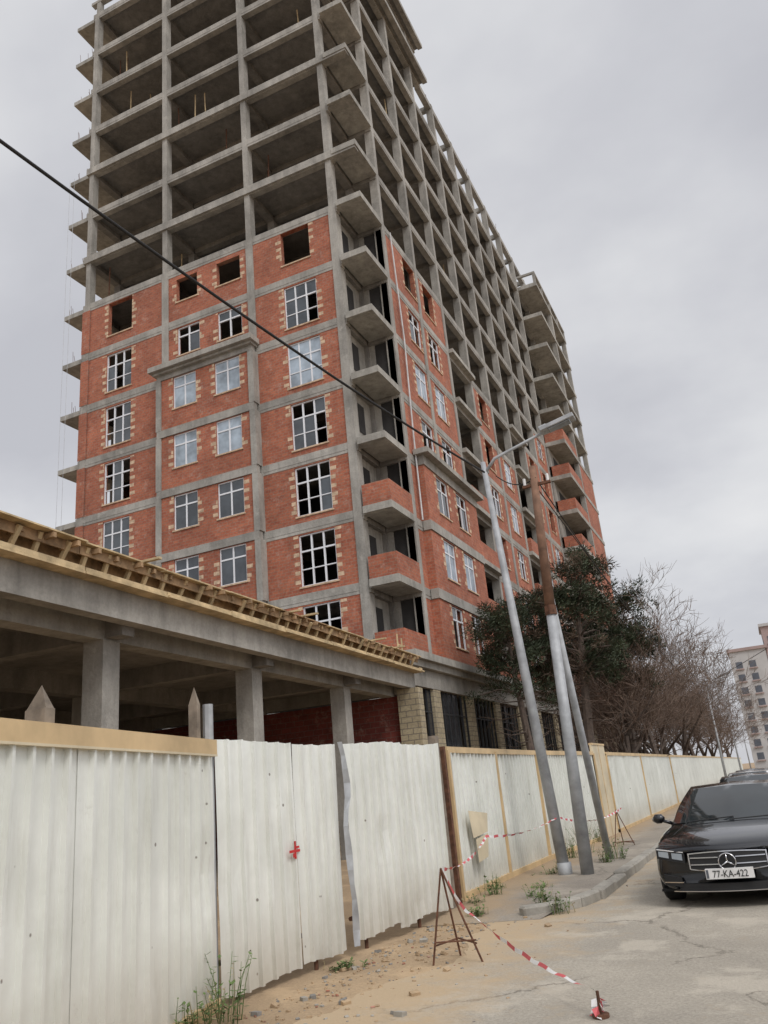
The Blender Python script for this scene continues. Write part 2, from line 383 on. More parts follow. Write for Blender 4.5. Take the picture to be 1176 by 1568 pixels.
for k in range(7):
    z=S(k); zt=z+H-.45
    op=(-16.3,-14.55,z+.32,z+2.58)
    if k==6: op=(-16.3,-14.75,z+.75,z+2.62)
    wall(BM,'F',-17.9,-13.6,z,zt,[op],'brick'); window('F',*op,kinds_right[k],n=3)
    off=.38 if k<=4 else 0
    if k==6: o1=(-22.6,-21.3,z+1.05,z+2.4); o2=(-20.1,-18.7,z+1.05,z+2.4)
    else: o1=(-22.55,-21.2,z+1.0,z+2.7-(.1 if k>4 else 0)); o2=(-20.1,-18.7,z+1.0,z+2.7-(.1 if k>4 else 0))
    if off:
        wall(BM,'F',-23.45,-18.0,z,zt+.06,[o1,o2],'brick',off=off,th=.38)
        SM.box(-23.5,-17.95,FY-.41,FY-.135,z+2.72,z+3.1,'conc')
        SM.box(-23.55,-23.25,FY-.42,FY-.036,z,z+2.71,'conc'); SM.box(-18.2,-17.9,FY-.42,FY-.036,z,z+2.71,'conc')
    else: wall(BM,'F',-23.1,-18.3,z,zt,[o1,o2],'brick')
    window('F',*o1,kinds_mid[k],off=off,n=2); window('F',*o2,kinds_mid[k],off=off,n=2)
    ol=(-27.15,-25.5,z+.35,z+2.55)
    if k==6: ol=(-27.1,-25.5,z+.6,z+2.6)
    # left bay is bricked right out to the corner
    BM.box(-28.88,-28.35,FY-.045,FY-.031,z+.01,zt,'brick')
    wall(BM,'F',-28.85,-23.5,z,zt,[ol],'brick'); window('F',*ol,kinds_left[k],n=3)
SM.box(-23.75,-17.75,FY-.8,FY-.03,S(5)+.01,S(5)+.28,'ledge'); SM.box(-23.62,-17.87,FY-.6,FY-.035,S(5)-.12,S(5)-.0,'ledge')
for k in range(7):
    z=S(k); BM.box(LX-.004,LX+.25,FY+.5,FY+1.0,z,z+2.64,'brick'); BM.box(LX-.004,LX+.25,FY+2.6,EY,z,z+2.64,'brick')
for k in range(0,13):
    z=S(k)
    SM.box(-13.1,BX+.06,FY-.16,30.84,z-.30,z+.012,'ledge')
    if k<7:
        IM.box(-13.6,-13.4,FY+.5,30.9,z,z+2.62,'ledge'); 
        IM.box(-13.38,-12.9,30.95,31.15,z,z+2.62,'conc'); IM.box(-12.2,-11.9,30.87,31.2,z,z+2.62,'conc')
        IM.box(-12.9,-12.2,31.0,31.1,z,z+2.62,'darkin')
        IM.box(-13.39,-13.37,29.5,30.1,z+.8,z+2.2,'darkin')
    if k in(0,1,2):
        hz=.95
        BM.box(-13.08,BX+.03,FY-.13,FY+.02,z+.013,z+hz,'brick'); BM.box(BX-.12,BX+.03,FY+.021,30.84,z+.013,z+hz,'brick')
def bay(y0,y1,k,ops,kind,off=0):
    z=S(k); wall(BM,'R',y0,y1,z,z+H-.45,[(a,b_,z+c,z+e) for a,b_,c,e in ops],'brick',off=off,th=.25 if not off else .42)
    for a,b_,c,e in ops: window('R',a,b_,z+c,z+e,kind,off=off,n=2,quo=True)
for k in range(7):
    off=.38 if k<=2 else 0
    kd=['frame','sky_film','frame','frame','sky_film','frame','open'][k]
    ops=[(33.4,34.9,.75,2.6),(36.1,37.6,.75,2.6)]
    if off:
        bay(31.9,39.3,k,ops,kd,off); SM.box(BX+.035,BX+.41,31.85,39.35,S(k)+2.66,S(k)+3.1,'conc')
        wall(BM,'R',31.25,31.9,S(k),S(k)+H-.45,[],'brick')
    else:
        bay(31.22,35.03,k,[ops[0]],kd); bay(35.37,39.03,k,[ops[1]],kd)
    for j,(a,b_) in enumerate(zip(ycols[2:],ycols[3:])):
        a+=.17; b_-=.17
        if j in (0,3,7,8):
            z=S(k)
            IM.box(BX-1.7,BX-1.5,a-.2,b_+.2,z,z+2.6,'conc'); IM.box(BX-1.49,BX-1.47,a+1.2,a+2.4,z,z+2.2,'darkin')
            if k<4 or (j>6 and k<6): 
                BM.box(BX+.18,BX+.27,a,b_,z+.005,z+.95,'brick'); BM.box(BX-.0,BX+.179,a,a+.12,z+.005,z+.95,'brick')
            SM.box(BX-.1,BX+.3,a-.15,b_+.15,z-.24,z+.0055,'ledge')
        else:
            if k>=6 and j in (1,4): continue
            if k>=5 and j==2: continue
            if k==6 and rs.random()<.3: continue
            c_=(a+b_)/2; bay(a,b_,k,[(c_-.75,c_+.75,.75,2.6)],rs.choice(['frame','sky_film','open','frame']) )
SM.box(BX+.03,BX+.75,31.6,39.6,S(3)+.01,S(3)+.26,'ledge')
TX=BX+1.7
for k in range(0,13):
    z=S(k); SM.box(BX+.02,TX,63.4,75.4,z-.35,z+.006,'ledge')
    if k<12:
        CM.box(TX-.45,TX-.05,68.8,69.3,z+.006,z+H-.35,'conc'); CM.box(TX-.45,TX-.05,74.8,75.2,z+.006,z+H-.35,'conc')
    if k<7:
        BM.box(TX-.2,TX-.04,69.3,74.8,z+.006,z+H-.35,'brick')
        IM.box(BX+.03,BX+.2,63.5,69,z+.006,z+2.7,'conc'); IM.box(BX+.2,BX+.22,65,67.5,z+.01,z+2.3,'darkin')
    if k<8: BM.box(TX-.2,TX-.05,63.5,68.8,z+.006,z+.95,'brick'); BM.box(BX+.05,TX-.2,63.5,63.65,z+.006,z+.95,'brick')
z=S(12)
SM.box(BX+.02,TX,63.4,63.6,z+.95,z+1.15,'conc'); SM.box(TX-.25,TX,63.6,75.4,z+.95,z+1.15,'conc')
for y in (63.4,66,69,72,75.1): CM.box(TX-.24,TX-.02,y+.01,y+.25,z+.01,z+.95,'conc')
# ground floor
SM.box(BX-1.4,BX+.55,FY-.5,EY,6.46,6.745,'ledge'); SM.box(BX-1.4,BX+.35,FY-.3,EY-.02,6.2,6.455,'ledge'); SM.box(BX-.4,BX+.12,FY-.1,EY-.03,5.5,6.19,'conc')
SM.box(LX+.01,BX-1.41,FY-.08,FY-.002,5.6,6.25,'conc')
for i,(a,b_) in enumerate(zip([FY]+ycols,ycols)):
    BM.box(BX-.3,BX+.1,b_-.4,b_+.4,0,5.49,'limestone')
    a0=(a+.4 if i else FY+.3); b0=b_-.4; n=6 if i else 4
    for j in range(n+1):
        y=a0+(b0-a0)*j/n; WM.box(BX-.10,BX-.02,y-.035,y+.035,.3,5.49,'metal_d')
    for zz_ in (.4,1.9,3.3,4.6): WM.box(BX-.09,BX-.03,a0,b0,zz_-.03,zz_+.03,'metal_d')
    if i%3!=2:
        for j in range(n):
            if rs.random()<.7:
                ya=a0+(b0-a0)*j/n+.04; yb=a0+(b0-a0)*(j+1)/n-.04; WM.box(BX-.07,BX-.05,ya,yb,.43,5.45,'store')
    if i%3==1: BM.box(BX-.3,BX-.16,a0,b0,0,2.4,'limestone')
IM.box(BX-6,BX-5.8,FY+.8,EY-.2,0,5.5,'conc_d')
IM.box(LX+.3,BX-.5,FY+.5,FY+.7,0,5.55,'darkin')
IM.box(LX+.01,LX+.2,FY+.1,EY-.12,0,6.4,'conc_d'); IM.box(LX+.3,BX-.5,EY-.1,EY+.02,0,S(12)-.3,'conc_d')
pm=MB(); pts=[(BX+.10,31.7,S(7)-.2),(BX+.10,32.0,S(5)),(BX+.10,31.75,S(3)+1),(BX+.10,31.7,S(2))]
pm.tube(pts,.04,'pipe',6)
badd(SM,'floor_slabs');badd(CM,'columns');badd(BM,'brick_walls');badd(WM,'window_frames');badd(QM,'window_quoins');badd(IM,'inner_walls');badd(pm,'drainpipe')
rb=MB(); rr=random.Random(9)
for y in ycols:
    if y>41:
        for d in(-.12,.12): rb.tube([(BX-.2+rr.uniform(-.1,.1),y+d,S(13)),(BX-.2+rr.uniform(-.15,.15),y+d+rr.uniform(-.1,.1),S(13)+rr.uniform(.5,1.0))],.015,'rust',4)
for k in range(5,14):
    for i in range(3):
        x=LX-rr.uniform(.2,1.3)
        rb.tube([(x,FY+.3,S(k)),(x-.1*rr.random(),FY+.28,S(k)+rr.uniform(.3,.8))],.014,'rust',4)
for x in (LX-1.0,LX-1.35): rb.tube([(x,FY+.1,5),(x-.1,FY+.05,S(10))],.012,'galv',4)
badd(rb,'rebar_and_ropes')
# props, planks and rubble left on the open floors
pr_=MB(); rr=random.Random(31)
for k in range(7,13):
    for i in range(9):
        x=rr.uniform(-28,-13.5); y=FY+rr.uniform(.5,3)
        if rr.random()<.5: pr_.tube([(x,y,S(k)),(x+rr.uniform(-.1,.1),y,S(k)+2.6)],.035,rr.choice(['rust','wood_l']),5)
        else:
            l=rr.uniform(.3,.9); pr_.box(x,x+l,y,y+.3,S(k)+.005,S(k)+rr.uniform(.1,.4),rr.choice(['wood','brick','conc','wood_l']))
    for i in range(10):
        y=rr.uniform(32,80); x=BX-rr.uniform(.5,1.5)
        if k>=12 and y>41: continue
        pr_.tube([(x,y,S(k)),(x,y+rr.uniform(-.1,.1),S(k)+2.6)],.035,rr.choice(['rust','wood_l']),5)
badd(pr_,'props_and_rubble')
# ------------------------------------------------------------------ podium frame (unfinished)
pe=empty('unfinished_concrete_podium',(-11.2,27.5,0),(0,0,R(2.46)))
pm=MB(); wd=MB()
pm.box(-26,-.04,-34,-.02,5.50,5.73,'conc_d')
pm.box(-.3,0,-34,0,5.2,5.75,'conc'); pm.box(-25.9,-.31,-.3,-.01,5.05,5.72,'conc')
cy=[-31,-25.8,-20.6,-15.3,-9.85,-4.4]
for xr in (-.95,-6.2,-11.5,-16.8,-22):
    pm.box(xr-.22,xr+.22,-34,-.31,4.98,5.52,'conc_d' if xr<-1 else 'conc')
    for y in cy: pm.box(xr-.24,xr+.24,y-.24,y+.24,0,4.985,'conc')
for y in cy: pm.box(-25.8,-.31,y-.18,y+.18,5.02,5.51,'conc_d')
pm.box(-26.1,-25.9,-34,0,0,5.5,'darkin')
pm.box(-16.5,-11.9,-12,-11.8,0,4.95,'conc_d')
pm.obj('frame',pe)
bw=MB()
bw.box(-7.5,-.55,-.25,-.02,0,3.4,'limestone'); bw.box(-7.5,-.55,-.24,-.03,3.4,5.0,'redblock'); bw.box(-.55,.25,-.5,.01,0,5.19,'limestone')
bw.box(-17,-7.5,-.22,-.025,0,5.0,'redblock')
bw.obj('block_wall',pe)
r3=random.Random(4)
y=-34.0
while y<0:
    l=2.4+r3.uniform(-.3,.3); dz=r3.uniform(-.02,.02)
    wd.box(-.12,.34+r3.uniform(-.04,.04),y,min(y+l-.02,.1),5.752,5.795,'wood_l')
    wd.box(.12+r3.uniform(-.02,.02),.15,y,min(y+l-.02,.1),6.12+dz,6.30+dz,'wood'); wd.box(-.55,.3+r3.uniform(-.05,.05),y,min(y+l-.02,.1),6.302+dz,6.33+dz,r3.choice(['wood_l','wood','wood_l']))
    wd.box(.26+r3.uniform(-.01,.02),.30,y,min(y+l-.03,.1),5.80,5.86+r3.uniform(0,.04),'wood_l')
    y+=l
y=-33.8
while y<0:
    if r3.random()<.93: wd.box(-.035,.035,-.04,.04,-.02,.56,'wood_l',Matrix.Translation((-.08,y,5.8))@Matrix.Rotation(.5+r3.uniform(-.12,.12),4,'Y')@Matrix.Rotation(r3.uniform(-.12,.12),4,'X'))
    wd.box(-.55,.22+r3.uniform(-.05,.14),y+.06,y+.13,6.2,6.29,'wood')
    y+=.56+r3.uniform(-.08,.08)
wd.box(-.16,-.12,-34,0,5.8,6.3,'wood')
for i in range(5):
    y=r3.uniform(-22,-1); wd.box(-.8,.5+r3.random()*.2,y,y+.09,6.335,6.38,'wood_l')
wd.box(-.02,.02,-1.4,-1.36,6.33,7.0,'wood_l'); wd.box(-.02,.02,-1.0,-.96,6.33,6.9,'wood_l'); wd.box(-.01,.01,-1.36,-1.0,6.6,6.65,'wood_l')
wd.obj('formwork',pe)
# ------------------------------------------------------------------ fences
def corr(mb,p0,p1,z0,z1,k='sheet',pitch=.2,depth=.042,wob=.0,seed=1,top=0,jit=.0):
    rr=random.Random(seed); p0=Vector((*p0,0)); p1=Vector((*p1,0)); d=p1-p0; L=d.length; d.normalize(); n=Vector((d.y,-d.x,0))
    prof=[]; s=0
    while s<L:
        for (a,o) in ((0,0),(.68,0),(.71,1),(.86,1),(.89,0)):
            if s+a*pitch<L: prof.append((s+a*pitch,o*depth))
        s+=pitch
    prof.append((L,0))
    rows=12; n0=len(mb.v); ph=rr.uniform(0,6)
    dents=[(rr.uniform(0,L),rr.uniform(0,1),rr.uniform(.12,.3),rr.uniform(-.022,.012)) for _ in range(int(L*3))] if wob else []
    for j in range(rows+1):
        t=j/rows
        for s,o in prof:
            ww=wob*(math.sin(s*2.1+ph+t*2)*.6+math.sin(s*5.3+ph*2-t*4)*.4)*(.4+abs(t-.5))
            for (ds,dt,dr,da) in dents:
                q2=((s-ds)/dr)**2+((t-dt)*2.1/dr)**2
                if q2<6: ww+=da*math.exp(-q2)
            zt=z1+ jit*math.sin(s*3+ph)+(jit*.4*math.sin(s*21))
            zb=z0+ jit*1.6*math.sin(s*5+ph*2)
            p=p0+d*s+n*(o+ww); mb.v.append((p.x,p.y,zb+(zt-zb)*t))
    c=len(prof)
    for j in range(rows):
        for i in range(c-1):
            a=n0+j*c+i; mb.face((a,a+1,a+1+c,a+c),k)
fe=empty('corrugated_metal_fence',(-4.5,5,0)); finv=Matrix.Translation((4.5,-5,0))
def fadd(mb,name,e=fe,iv=finv,**k):
    o=mb.obj(name,e,**k); o.matrix_parent_inverse=iv; return o
def railbox(mb,p0,p1,w_,z0,z1,k,ext=0,off=0):
    p0=Vector((*p0,0));p1=Vector((*p1,0));d=p1-p0
    mt=Matrix.Translation(p0)@Matrix.Rotation(math.atan2(d.y,d.x),4,'Z'); mb.box(-ext,d.length+ext,-w_/2+off,w_/2+off,z0,z1,k,mt)
def lerp2(a,b_,t): return (a[0]+(b_[0]-a[0])*t,a[1]+(b_[1]-a[1])*t)
m1=MB(); m2=MB()
path=[(-3.55,.3),(-4.2,3.4),(-4.86,6.62)]
for i in range(2):
    for j in range(3):
        a=lerp2(path[i],path[i+1],j/3); b_=lerp2(path[i],path[i+1],(j+1)/3+.006)
        o=.006*(j%2); corr(m1,(a[0]+o,a[1]),(b_[0]+o,b_[1]),.1,2.12,seed=1+i*3+j,wob=.006)
    railbox(m2,path[i],path[i+1],.12,2.12,2.27,'cap'); railbox(m2,path[i],path[i+1],.128,2.118,2.135,'cream'); railbox(m2,path[i],path[i+1],.08,.0,.10,'cap')
fadd(m1,'sheets'); fadd(m2,'cap_rail')
ge=empty('corrugated_sheet_gate',(-4.7,9,0)); ginv=Matrix.Translation((4.7,-9,0))
g=MB(); gp=[(-4.86,6.68),(-4.74,7.9),(-4.70,8.78)]
corr(g,gp[0],gp[1],.07,2.27,seed=4,wob=.022,jit=.012); corr(g,(gp[1][0]+.03,gp[1][1]-.03),gp[2],.09,2.25,seed=5,wob=.026,jit=.014)
corr(g,(-4.66,8.95),(-4.58,9.95),.14,2.27,seed=6,wob=.03,jit=.016); corr(g,(-4.55,9.9),(-4.46,11.45),.12,2.27,seed=7,wob=.026,jit=.016)
fadd(g,'sheets',ge,ginv)
g=MB()
rr=random.Random(6); prev=None
for i in range(15):
    z=.1+i*.155; oy=rr.uniform(-.02,.02)+.04*math.sin(i*.7); ox=rr.uniform(-.012,.012); w_=.055+.03*math.sin(i*1.3)
    cur=[(-4.63+ox,8.80+oy,z),(-4.585+ox,8.80+oy+w_,z),(-4.64+ox,8.82+oy+w_*1.9,z)]
    if prev:
        for a in range(2): g.quad([prev[a],prev[a+1],cur[a+1],cur[a]],'galv')
    prev=cur
for (x,y) in ((-4.76,8.2),(-4.72,9.3),(-4.9,7.0),(-4.6,10.6)): g.tube([(x,y,-.05),(x,y,.5)],.022,'rust',6)
g.tube([(-4.9,6.7,.35),(-4.75,8.8,.35)],.025,'rust',6); g.tube([(-4.75,9,.35),(-4.55,11.4,.35)],.025,'rust',6)
fadd(g,'gate_frame',ge,ginv)
g=MB()
def mark(y,z,a,b_): 
    x=-4.86+(y-6.66)*.097+.044
    g.box(x-.004,x+.004,y-a,y+a,z-b_,z+b_,'red')
mark(7.80,1.17,.10,.013); mark(7.81,1.18,.014,.085); mark(7.85,1.205,.03,.01); mark(7.79,1.13,.02,.02)
fadd(g,'red_cross_mark',ge,ginv)
pp=MB(); pp.box(-4.62,-4.5,11.6,11.74,0,2.4,'wood_g'); pp.box(-4.58,-4.50,11.9,11.98,0,2.25,'rust'); pp.obj('fence_post')
f2=MB(); f3=MB()
pts=[(-4.55,12.05),(-4.6,14.6),(-4.62,17.5),(-4.5,20.5),(-4.4,22.6),(-4.4,24.4),(-4.4,27.5),(-4.4,31),(-4.4,35),(-4.4,40),(-4.35,46),(-4.35,54),(-4.3,64),(-4.3,76),(-4.3,92),(-4.3,120)]
for i in range(len(pts)-1):
    a,b_=pts[i],pts[i+1]
    if i==4: railbox(f2,a,b_,.05,.1,2.42,'cream'); railbox(f3,a,b_,.09,2.42,2.47,'cap'); railbox(f3,lerp2(a,b_,.5),lerp2(a,b_,.52),.07,.1,2.42,'cap')
    else:
        corr(f2,a,b_,.2,2.16,seed=20+i,wob=.014 if i<8 else 0,pitch=.2 if i<8 else .4)
        railbox(f3,a,b_,.1,2.16,2.25,'cap'); railbox(f3,a,b_,.09,.1,.2,'cap',0,-.02)
    if i in(0,1,2,3,4,5,7,9): railbox(f3,(a[0],a[1]),(a[0],a[1]+.07),.13,.05,2.2,'cap')
fr=empty('corrugated_metal_fence',(-4.5,30,0)); frinv=Matrix.Translation((4.5,-30,0))
fadd(f2,'sheets',fr,frinv); fadd(f3,'cap_rails_and_posts',fr,frinv)
br_=MB(); 
br_.quad([(-4.44,12.5,1.30),(-4.42,13.35,1.22),(-4.40,13.2,.95),(-4.42,12.55,.9)],'cream'); br_.quad([(-4.40,12.6,.88),(-4.38,13.15,.93),(-4.37,13.0,.6),(-4.40,12.62,.55)],'cream'); br_.obj('loose_panel_piece')
def wpost(x,y,z,name='wooden_post',r=.09):
    q=MB(); q.box(x-r,x+r,y-r*.5,y+r*.5,0,z,'wood_g')
    n=len(q.v); q.v+=[(x-r,y-r*.4,z),(x+r,y-r*.4,z),(x+r,y+r*.4,z),(x-r,y+r*.4,z),(x+r*.3,y-.02,z+.16),(x-r*.2,y+.02,z+.1)]
    for f in ((0,1,4,5),(1,2,4),(2,3,5,4),(3,0,5)): q.face(tuple(n+i for i in f),'wood_g')
    q.obj(name)
wpost(-4.45,4.15,2.38); wpost(-4.96,6.5,2.62,r=.05)
q=MB(); q.tube([(-4.92,6.66,0),(-4.92,6.66,2.62)],.05,'galv',8); q.obj('steel_pipe_post')
# ------------------------------------------------------------------ street lamps & poles
def street_lamp(x,y,h,lean=(-.4,0),arm=1.35,double=False,sc=1):
    e=empty('street_lamp',(x,y,0)); q=MB(); t=(lean[0],lean[1],h)
    q.tube([(0,0,0),(lean[0]*.45,0,h*.45),t],[.10*sc,.085*sc,.05*sc],'galv',10); q.tube([(0,0,0),(0,0,.3)],[.12,.12],'galv',10)
    q.obj('pole',e,smooth=True)
    q=MB()
    for sg in ([1,-1] if double else [1]):
        q.tube([(t[0],t[1],h-.25),(t[0]+sg*.25,0,h+.02),(t[0]+sg*arm,0,h+.32)],[.035,.035,.03],'galv',8)
    q.obj('arm',e,smooth=True); q=MB()
    for sg in ([1,-1] if double else [1]):
        mt=Matrix.Translation((t[0]+sg*arm,0,h+.34))@Matrix.Rotation(-sg*.2,4,'Y')
        q.box(-.1 if sg>0 else -.6,.6 if sg>0 else .1,-.14,.14,-.03,.06,'galv',mt); q.box(.05 if sg>0 else -.5,.5 if sg>0 else -.05,-.11,.11,-.055,-.031,'lamp',mt)
        q.box(-.12 if sg>0 else -.05,.05 if sg>0 else .12,-.07,.07,.06,.11,'galv',mt)
    q.obj('lamp_head',e,bevel=.02); return e
street_lamp(-3.63,14.7,7.75)
for yy in (66,95,130): street_lamp(-3.6,yy,7.5,(0,0),1.3,True)
e=empty('utility_pole',(-3.23,14.56,0)); q=MB()
q.tube([(0,0,0),(.1,0,4.7)],[.11,.085],'galv',10); q.tube([(.1,0,4.55),(.2,0,7.35)],[.095,.07],'pole_rust',10); q.obj('shaft',e,smooth=True)
q=MB(); q.tube([(-.07,2.45,0),(.1,.12,4.9)],.07,'galv',8); q.obj('strut',e,smooth=True)
q=MB(); q.box(-.05,.5,-.03,.03,6.95,7.0,'rust')
for x in(.0,.45): q.tube([(x,0,7.0),(x,0,7.14)],.03,'white',6)
q.tube([(.1,0,4.45),(.1,0,4.62)],.11,'rust',8); q.obj('fittings',e)
def cable(name,a,b_,sag,r,k='black',n=24):
    a=Vector(a);b_=Vector(b_); q=MB(); pts=[]
    for i in range(n+1):
        t=i/n; p=a.lerp(b_,t); p.z-=sag*4*t*(1-t); pts.append(p)
    q.tube(pts,r,k,6); q.obj(name,smooth=True)
cable('overhead_cable',(-4.0,14.6,7.5),(-6.6,-3,9.0),.42,.02)
cable('overhead_cable',(-3.1,14.5,7.1),(-3.5,66,7.6),.9,.012)
cable('overhead_cable',(-3.0,14.5,7.1),(-3.4,66,7.2),1.3,.012)
cable('overhead_cable',(-3.8,14.7,7.4),(-3.05,14.56,7.1),.15,.012)
cable('overhead_cable',(-3.5,66,7.4),(14,28,12),.5,.018)
# ------------------------------------------------------------------ A-frames, tape
def aframe(x,y,rot,s=1):
    e=empty('rebar_barrier_stand',(x,y,0),(0,0,rot)); q=MB(); r=.011
    L_=(-.25*s,0,0);Rr=(.24*s,.0,0);T=(-.08*s,.02,.87*s); B_=(-.02,.42*s,0)
    q.tube([L_,T],r,'rust',6);q.tube([Rr,T],r,'rust',6);q.tube([B_,T],r,'rust',6)
    q.tube([(-.21*s,0,.2*s),(.20*s,0,.2*s)],r*.8,'rust',6); q.tube([(-.215*s,0,.17*s),(-.02*s,.37*s,.17*s)],r*.8,'rust',6); q.tube([(.2*s,0,.17*s),(-.02*s,.37*s,.17*s)],r*.8,'rust',6)
    q.obj('rods',e)
aframe(-3.27,8.4,.25); aframe(-3.45,19.8,.2)
def tape(pts,w_=.036,step=.05,sag=.0,seed=0):
    q=MB(); rr=random.Random(seed); P=[Vector(p) for p in pts]; out=[P[0]]
    for i in range(len(P)-1):
        L=(P[i+1]-P[i]).length; n=max(2,int(L/step))
        for j in range(1,n+1):
            t=j/n; p=P[i].lerp(P[i+1],t); p.z-=sag*4*t*(1-t)*L; p.z+=.006*math.sin(j*.9+i); out.append(p)
    an=0; angs=[]
    for i in range(len(out)): an+=rr.uniform(-.1,.22); angs.append(an)
    for i in range(len(out)-1):
        a,b_=out[i],out[i+1]; ta,tb=angs[i],angs[i+1]
        oa=Vector((math.sin(ta)*w_*.8,0,w_*math.cos(ta)))/2; ob=Vector((math.sin(tb)*w_*.8,0,w_*math.cos(tb)))/2
        q.quad([a-oa,b_-ob,b_+ob,a+oa],'tape_r' if (i//3)%2 else 'white')
    q.obj('barrier_tape')
tape([(-3.35,8.42,.86),(-3.3,8.7,.5),(-3.0,8.3,.42),(-1.55,6.62,.16)],sag=.03)
tape([(-3.35,8.42,.86),(-4.0,11.9,.95),(-3.62,14.7,1.02),(-3.4,19.8,.9)],sag=.03,seed=2)
q=MB(); q.tube([(-1.52,6.55,.0),(-1.52,6.55,.17)],.012,'rust',6); q.tube([(-1.52,6.55,0),(-1.52,6.55,.03)],.06,'rust',10)
rr=random.Random(12)
for i in range(16):
    a=i*1.1+rr.random(); r1=rr.uniform(.02,.08); z0=rr.uniform(.02,.15); z1=max(.01,z0-rr.uniform(.02,.08))
    q.quad([(-1.52+.01*math.cos(a),6.55+.01*math.sin(a),z0),(-1.52+r1*math.cos(a),6.55+r1*math.sin(a),z0-.01),(-1.52+r1*1.2*math.cos(a+.5),6.55+r1*1.2*math.sin(a+.5),z1),(-1.52+.02*math.cos(a+.6),6.55+.02*math.sin(a+.6),z1)],'tape_r' if i%2 else 'white')
q.obj('tape_anchor_rod')
# ------------------------------------------------------------------ plants
def weed(x,y,h,seed,n=26,z=0):
    rr=random.Random(seed); q=MB()
    for i in range(n):
        a=rr.uniform(0,6.28); l=h*rr.uniform(.4,1); t=rr.uniform(.05,.5); sx_=rr.gauss(0,.08); sy_=rr.gauss(0,.08)
        kk='weed_d' if rr.random()<.25 else 'weed'
        pts=[Vector((sx_,sy_,0)),Vector((sx_+math.cos(a)*t*l*.4,sy_+math.sin(a)*t*l*.4,l*.55)),Vector((sx_+math.cos(a)*t*l,sy_+math.sin(a)*t*l,l))]
        q.tube(pts,[.005,.004,.002],kk,3,False)
        for j in range(9 if kk=='weed' else 3):
            tt=rr.uniform(.15,1); p=pts[0].lerp(pts[1],tt*2) if tt<.5 else pts[1].lerp(pts[2],tt*2-1)
            b_=rr.uniform(0,6.28); ll=rr.uniform(.025,.07); d=Vector((math.cos(b_),math.sin(b_),rr.uniform(-.2,.7)))*ll; s_=Vector((-math.sin(b_),math.cos(b_),0))*ll*.26
            q.quad([p,p+d*.5+s_,p+d,p+d*.5-s_],kk)
    q.obj('weed_plant',loc=(x,y,z))
weed(-4.6,6.4,.5,1,16); weed(-4.5,6.15,.28,2,16); weed(-4.65,5.95,.3,4,14)
for i,(x,y,h) in enumerate([(-4.2,12.6,.42),(-4.35,13.2,.3),(-3.5,12.2,.3),(-3.2,11.6,.26),(-2.95,11.35,.24),(-4.1,18.6,.75),(-4.2,17.6,.6),(-3.25,16.4,.5),(-3.1,16.9,.55),(-4.3,11.9,.2),(-3.6,13.1,.2),(-4.4,21.5,.5),(-3.9,14.9,.3),(-4.0,11.2,.15),(-4.45,8.2,.08)]): weed(x,y,h,30+i,22)
q=MB(); rr=random.Random(8)
for i in range(1100):
    y=rr.uniform(4.5,14); x=-4.5+abs(rr.gauss(0,.7)); s=rr.uniform(.004,.018) if rr.random()<.93 else rr.uniform(.02,.045)
    mt=Matrix.Translation((x,y,s*.3))@Matrix.Rotation(rr.uniform(0,3),4,'Z')@Matrix.Rotation(rr.uniform(-.5,.5),4,'X')
    q.box(-s,s,-s*.7,s*.7,-s*.4,s*.5,rr.choice(['kerb','dirt','dirt','conc_d','brick' if rr.random()<.3 else 'dirt']),mt)
q.obj('gravel_rubble',bevel=.004)
def bare_tree(seed,h,rad,depth=5,k='twig',spread=.6,kids=(3,4),tr=.3):
    rr=random.Random(seed); q=MB()
    def br(p,d,l,r,dep):
        n=3; rads=[r]; pts=[p]; dd=d.copy(); pos=[]
        for i in range(n):
            dd=(dd+Vector((rr.gauss(0,.13),rr.gauss(0,.13),rr.gauss(0.03,.09)))).normalized()
            p=p+dd*l/n; pts.append(p); rads.append(r*(1-.5*(i+1)/n)); pos.append((p,dd.copy()))
        q.tube(pts,rads,'bark' if dep>=depth-1 else k,6 if dep>=depth-1 else 3,False)
        if dep==0: return
        for c in range(rr.randint(*kids)+ (1 if dep==depth else 0)):
            i=rr.choice([0,1,2,2]) if dep<depth else rr.choice([1,2,2]); bp,bd=pos[i]
            a=rr.uniform(0,6.28); t=rr.uniform(.4,1.0)*spread*1.6
            u=bd.cross(Vector((0,0,1)) if abs(bd.z)<.9 else Vector((1,0,0))).normalized(); w_=bd.cross(u)
            nd=(bd*math.cos(t)+(u*math.cos(a)+w_*math.sin(a))*math.sin(t)+Vector((0,0,.12))).normalized()
            br(bp,nd,l*rr.uniform(.58,.85),max(.010,rads[i+1]*.62),dep-1)
    br(Vector((0,0,0)),Vector((rr.uniform(-.1,.1),rr.uniform(-.1,.1),1)).normalized(),h*tr,rad,depth)
    return q
